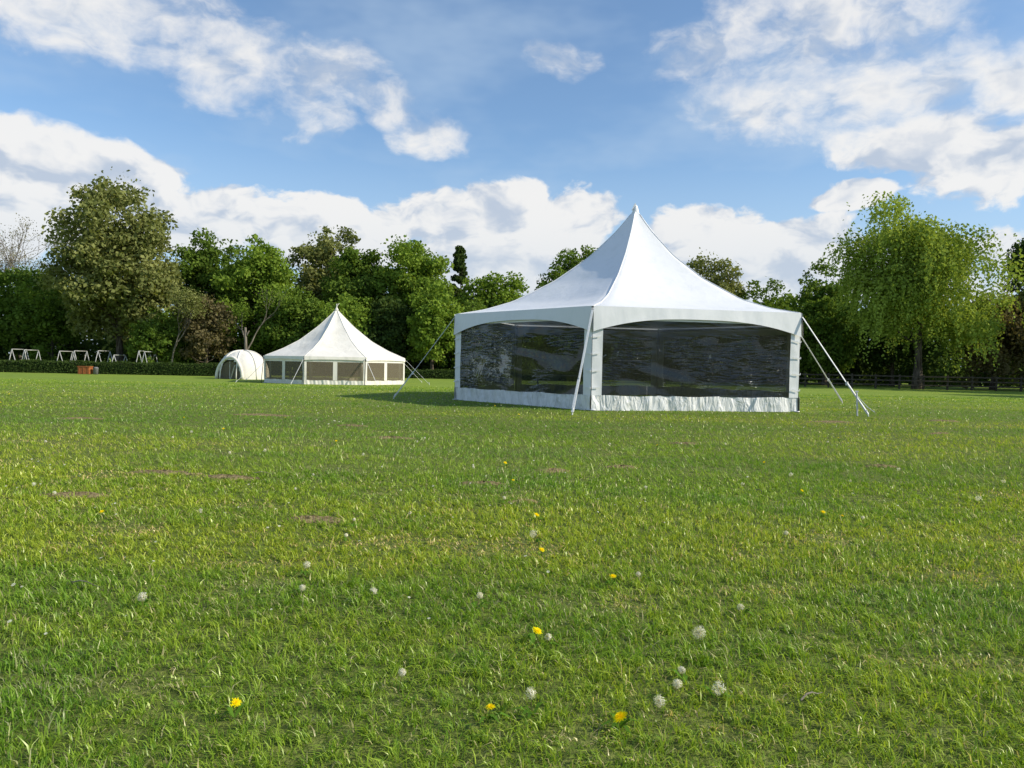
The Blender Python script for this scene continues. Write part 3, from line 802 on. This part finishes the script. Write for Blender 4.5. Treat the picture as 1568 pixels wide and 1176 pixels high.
mb.tube([(bx + .85, by, bz), (bx + .85, by, bz + .5), (bx + .85, by, bz + .52)], [.17, .2, .22], 14); mb.tube([(bx + .85, by, bz + .52), (bx + .85, by, bz + .6)], [.22, .1], 14)
mb.obj('litter_bin', MAT_GREY, None, True)
mb = MB()
px_, py_ = -23.9, 68; pz = float(gz(px_, py_))
mb.tube([(px_, py_, pz), (px_ + .02, py_, pz + 2.5), (px_ - .04, py_, pz + 4.3)], [.17, .14, .1], 9); mb.tube([(px_ - .02, py_, pz + 3.4), (px_ + .35, py_ - .1, pz + 4.0)], [.08, .04], 7)
mb.obj('dead_tree_stump', MAT_TWIG, None, True)
mb = MB(); xx = 17.5
while xx < 62:
    yy_ = 66 - (xx - 17) * .12; z = float(gz(xx, yy_))
    mb.box((xx, yy_, z + .6), (.12, .12, 1.25), .1)
    x2 = xx + 1.9; y2 = 66 - (x2 - 17) * .12
    if x2 < 62:
        for hz in (.35, .72, 1.08):
            mb.strap((xx, yy_ - .08, z + hz), (x2, y2 - .08, z + hz + .01), .11, .04, side=(0, 0, 1))
    xx = x2
mb.obj('post_and_rail_fence', MAT_FENCE)

# ---------------------------------------------------------------- light
to_sun = Vector((1.0, -.20, 0)).normalized(); EL = math.radians(33)
sv = Vector((to_sun.x * math.cos(EL), to_sun.y * math.cos(EL), math.sin(EL)))
sun = bpy.data.lights.new('sun', 'SUN'); sun.energy = 5.0; sun.angle = math.radians(.5); sun.color = (1, .92, .77)
so = bpy.data.objects.new('sun', sun); COL.objects.link(so); so.rotation_euler = sv.to_track_quat('Z', 'Y').to_euler()

world = bpy.data.worlds.new('World'); scene.world = world; world.use_nodes = True
nt = NT(world.node_tree); nt.n.clear()
out = nt.n.new('ShaderNodeOutputWorld'); bg = nt.n.new('ShaderNodeBackground'); bg.inputs['Strength'].default_value = .145
sky = nt.n.new('ShaderNodeTexSky'); sky.sky_type = 'NISHITA'; sky.sun_disc = False
sky.sun_elevation = EL; sky.sun_rotation = math.atan2(sv.x, sv.y); sky.air_density = 1.0; sky.dust_density = .4; sky.ozone_density = 2.5
tc = nt.n.new('ShaderNodeTexCoord').outputs['Generated']
sp = nt.n.new('ShaderNodeSeparateXYZ'); nt.l.new(tc, sp.inputs[0])
DEG = 180 / math.pi
az0 = nt.M('MULTIPLY', nt.M('ARCTAN2', sp.outputs[0], sp.outputs[1]), DEG)
el0 = nt.M('MULTIPLY', nt.M('ARCSINE', sp.outputs[2]), DEG)
def comb(a, b, sa, sb, c=0.):
    n = nt.n.new('ShaderNodeCombineXYZ'); nt.l.new(nt.M('MULTIPLY', a, sa), n.inputs[0]); nt.l.new(nt.M('MULTIPLY', b, sb), n.inputs[1]); n.inputs[2].default_value = c
    return n.outputs[0]
wn = nt.n.new('ShaderNodeTexNoise'); nt.l.new(comb(az0, el0, .14, .2, 4.), wn.inputs['Vector']); wn.inputs['Scale'].default_value = 1; wn.inputs['Detail'].default_value = 4
ws = nt.n.new('ShaderNodeSeparateColor'); nt.l.new(wn.outputs['Color'], ws.inputs[0])
az = nt.M('ADD', az0, nt.M('MULTIPLY', nt.M('SUBTRACT', ws.outputs[0], .5), 6.)); el = nt.M('ADD', el0, nt.M('MULTIPLY', nt.M('SUBTRACT', ws.outputs[1], .5), 4.))
blobs = [(-29, 22.0, 9, 4), (-21.5, 20.5, 5.5, 3.2), (-15.0, 19.4, 5, 2.8), (-14.5, 16.8, 2.8, 2.0), (-10.0, 18.0, 2.8, 1.6), (-7.0, 16.6, 2.8, 1.6),
         (3.2, 21.6, 2.8, 1.2), (12.3, 21.6, 3.8, 2.0), (22.5, 22.0, 9.0, 5.8), (17.5, 18.2, 5.5, 2.4), (26, 18.8, 6, 3),
         (28.5, 15.0, 5, 1.9), (33, 17.7, 3.2, 2.0), (33, 13.2, 6, 2.6), (23.8, 12.0, 2.4, .9),
         (-31, 11.6, 8, 2.2), (-34, 8.6, 9, 2.8), (-23, 9.6, 8, 2.6), (-15, 8.9, 8, 3.2), (-7, 10.6, 7, 2.3), (-1.5, 11.6, 4.5, 2.0), (4.6, 11.0, 3.6, 2.2),
         (-1, 7.6, 10, 2.4), (14.5, 10.0, 4.8, 1.9), (20.5, 9.3, 4.2, 1.9), (20, 6.8, 18, 2.4)]
dmin = None
for (a, e, ra, re) in blobs:
    u = nt.M('MULTIPLY_ADD', az, 1 / ra, -a / ra); v = nt.M('MULTIPLY_ADD', el, 1 / re, -e / re)
    d = nt.M('MULTIPLY_ADD', u, u, nt.M('MULTIPLY', v, v))
    dmin = d if dmin is None else nt.M('SMOOTH_MIN', dmin, d, .35)
Fld = nt.M('SUBTRACT', 1., nt.M('MINIMUM', dmin, 2.2))
far = nt.mr(nt.M('ABSOLUTE', az0), 38, 55); high = nt.mr(el0, 28, 38); els = nt.M('MAXIMUM', far, high)
Fld = nt.M('ADD', nt.M('MULTIPLY', Fld, nt.M('SUBTRACT', 1., els)), nt.M('MULTIPLY', els, -.25))
nb = nt.noise(comb(az, el, .15, .25, 1.5), 1., 7, .58)
nb2 = nt.noise(comb(nt.M('ADD', az, 1.6), nt.M('ADD', el, 1.2), .15, .25, 1.5), 1., 4, .58)
puff = nt.noise(comb(az0, el0, .55, .75, 6.), 1., 4, .55)
raw = nt.M('ADD', nt.M('MULTIPLY', Fld, .80), nt.M('MULTIPLY_ADD', nt.M('SUBTRACT', nb, .5), 3.0, nt.M('MULTIPLY', nt.M('SUBTRACT', puff, .5), 1.0)))
soft = nt.mr(el0, 12.5, 18, .40, 1.35)
dens = nt.mr(nt.M('DIVIDE', nt.M('ADD', raw, .20), soft), 0., 1.)
lit = nt.M('MULTIPLY_ADD', nt.M('SUBTRACT', nb, nb2), 3.6, .64, clamp=True)
thick = nt.mr(raw, .40, 1.5)
sh = nt.M('MULTIPLY', lit, nt.M('SUBTRACT', 1., nt.M('MULTIPLY', thick, .6)), clamp=True)
ccol = nt.mix(nt.mr(sh, .10, .72), (3.6, 4.1, 4.9), (6.4, 6.3, 6.15))
ccol = nt.mix(nt.mr(el0, 12, 3, 0, .6), ccol, (4.1, 4.7, 5.4))
hz = nt.mr(nt.noise(comb(az0, el0, .06, .14, 3.), 1., 4, .6), .38, .72, .06, .48)
hz2 = nt.M('MAXIMUM', hz, nt.mr(el0, 19, 1, 0, .8))
skyc = nt.mix(1., sky.outputs[0], (.95, 1.08, 1.15), 'MULTIPLY')
base = nt.mix(hz2, skyc, (3.5, 4.5, 5.7))
fin = nt.mix(nt.M('MULTIPLY', dens, .92), base, ccol)
nt.l.new(fin, bg.inputs[0]); nt.l.new(bg.outputs[0], out.inputs[0])

# ---------------------------------------------------------------- camera
cam = bpy.data.cameras.new('camera'); cam.sensor_width = 36; cam.lens = 26.7; cam.clip_start = .05; cam.clip_end = 6000
co = bpy.data.objects.new('camera', cam); COL.objects.link(co)
co.matrix_world = Matrix.Translation((0, 0, 1.1)) @ Matrix.Rotation(math.radians(90 - 1.48), 4, 'X') @ Matrix.Rotation(math.radians(1.1), 4, 'Z')
scene.camera = co
scene.view_settings.view_transform = 'Standard'; scene.view_settings.look = 'None'; scene.view_settings.exposure = 0
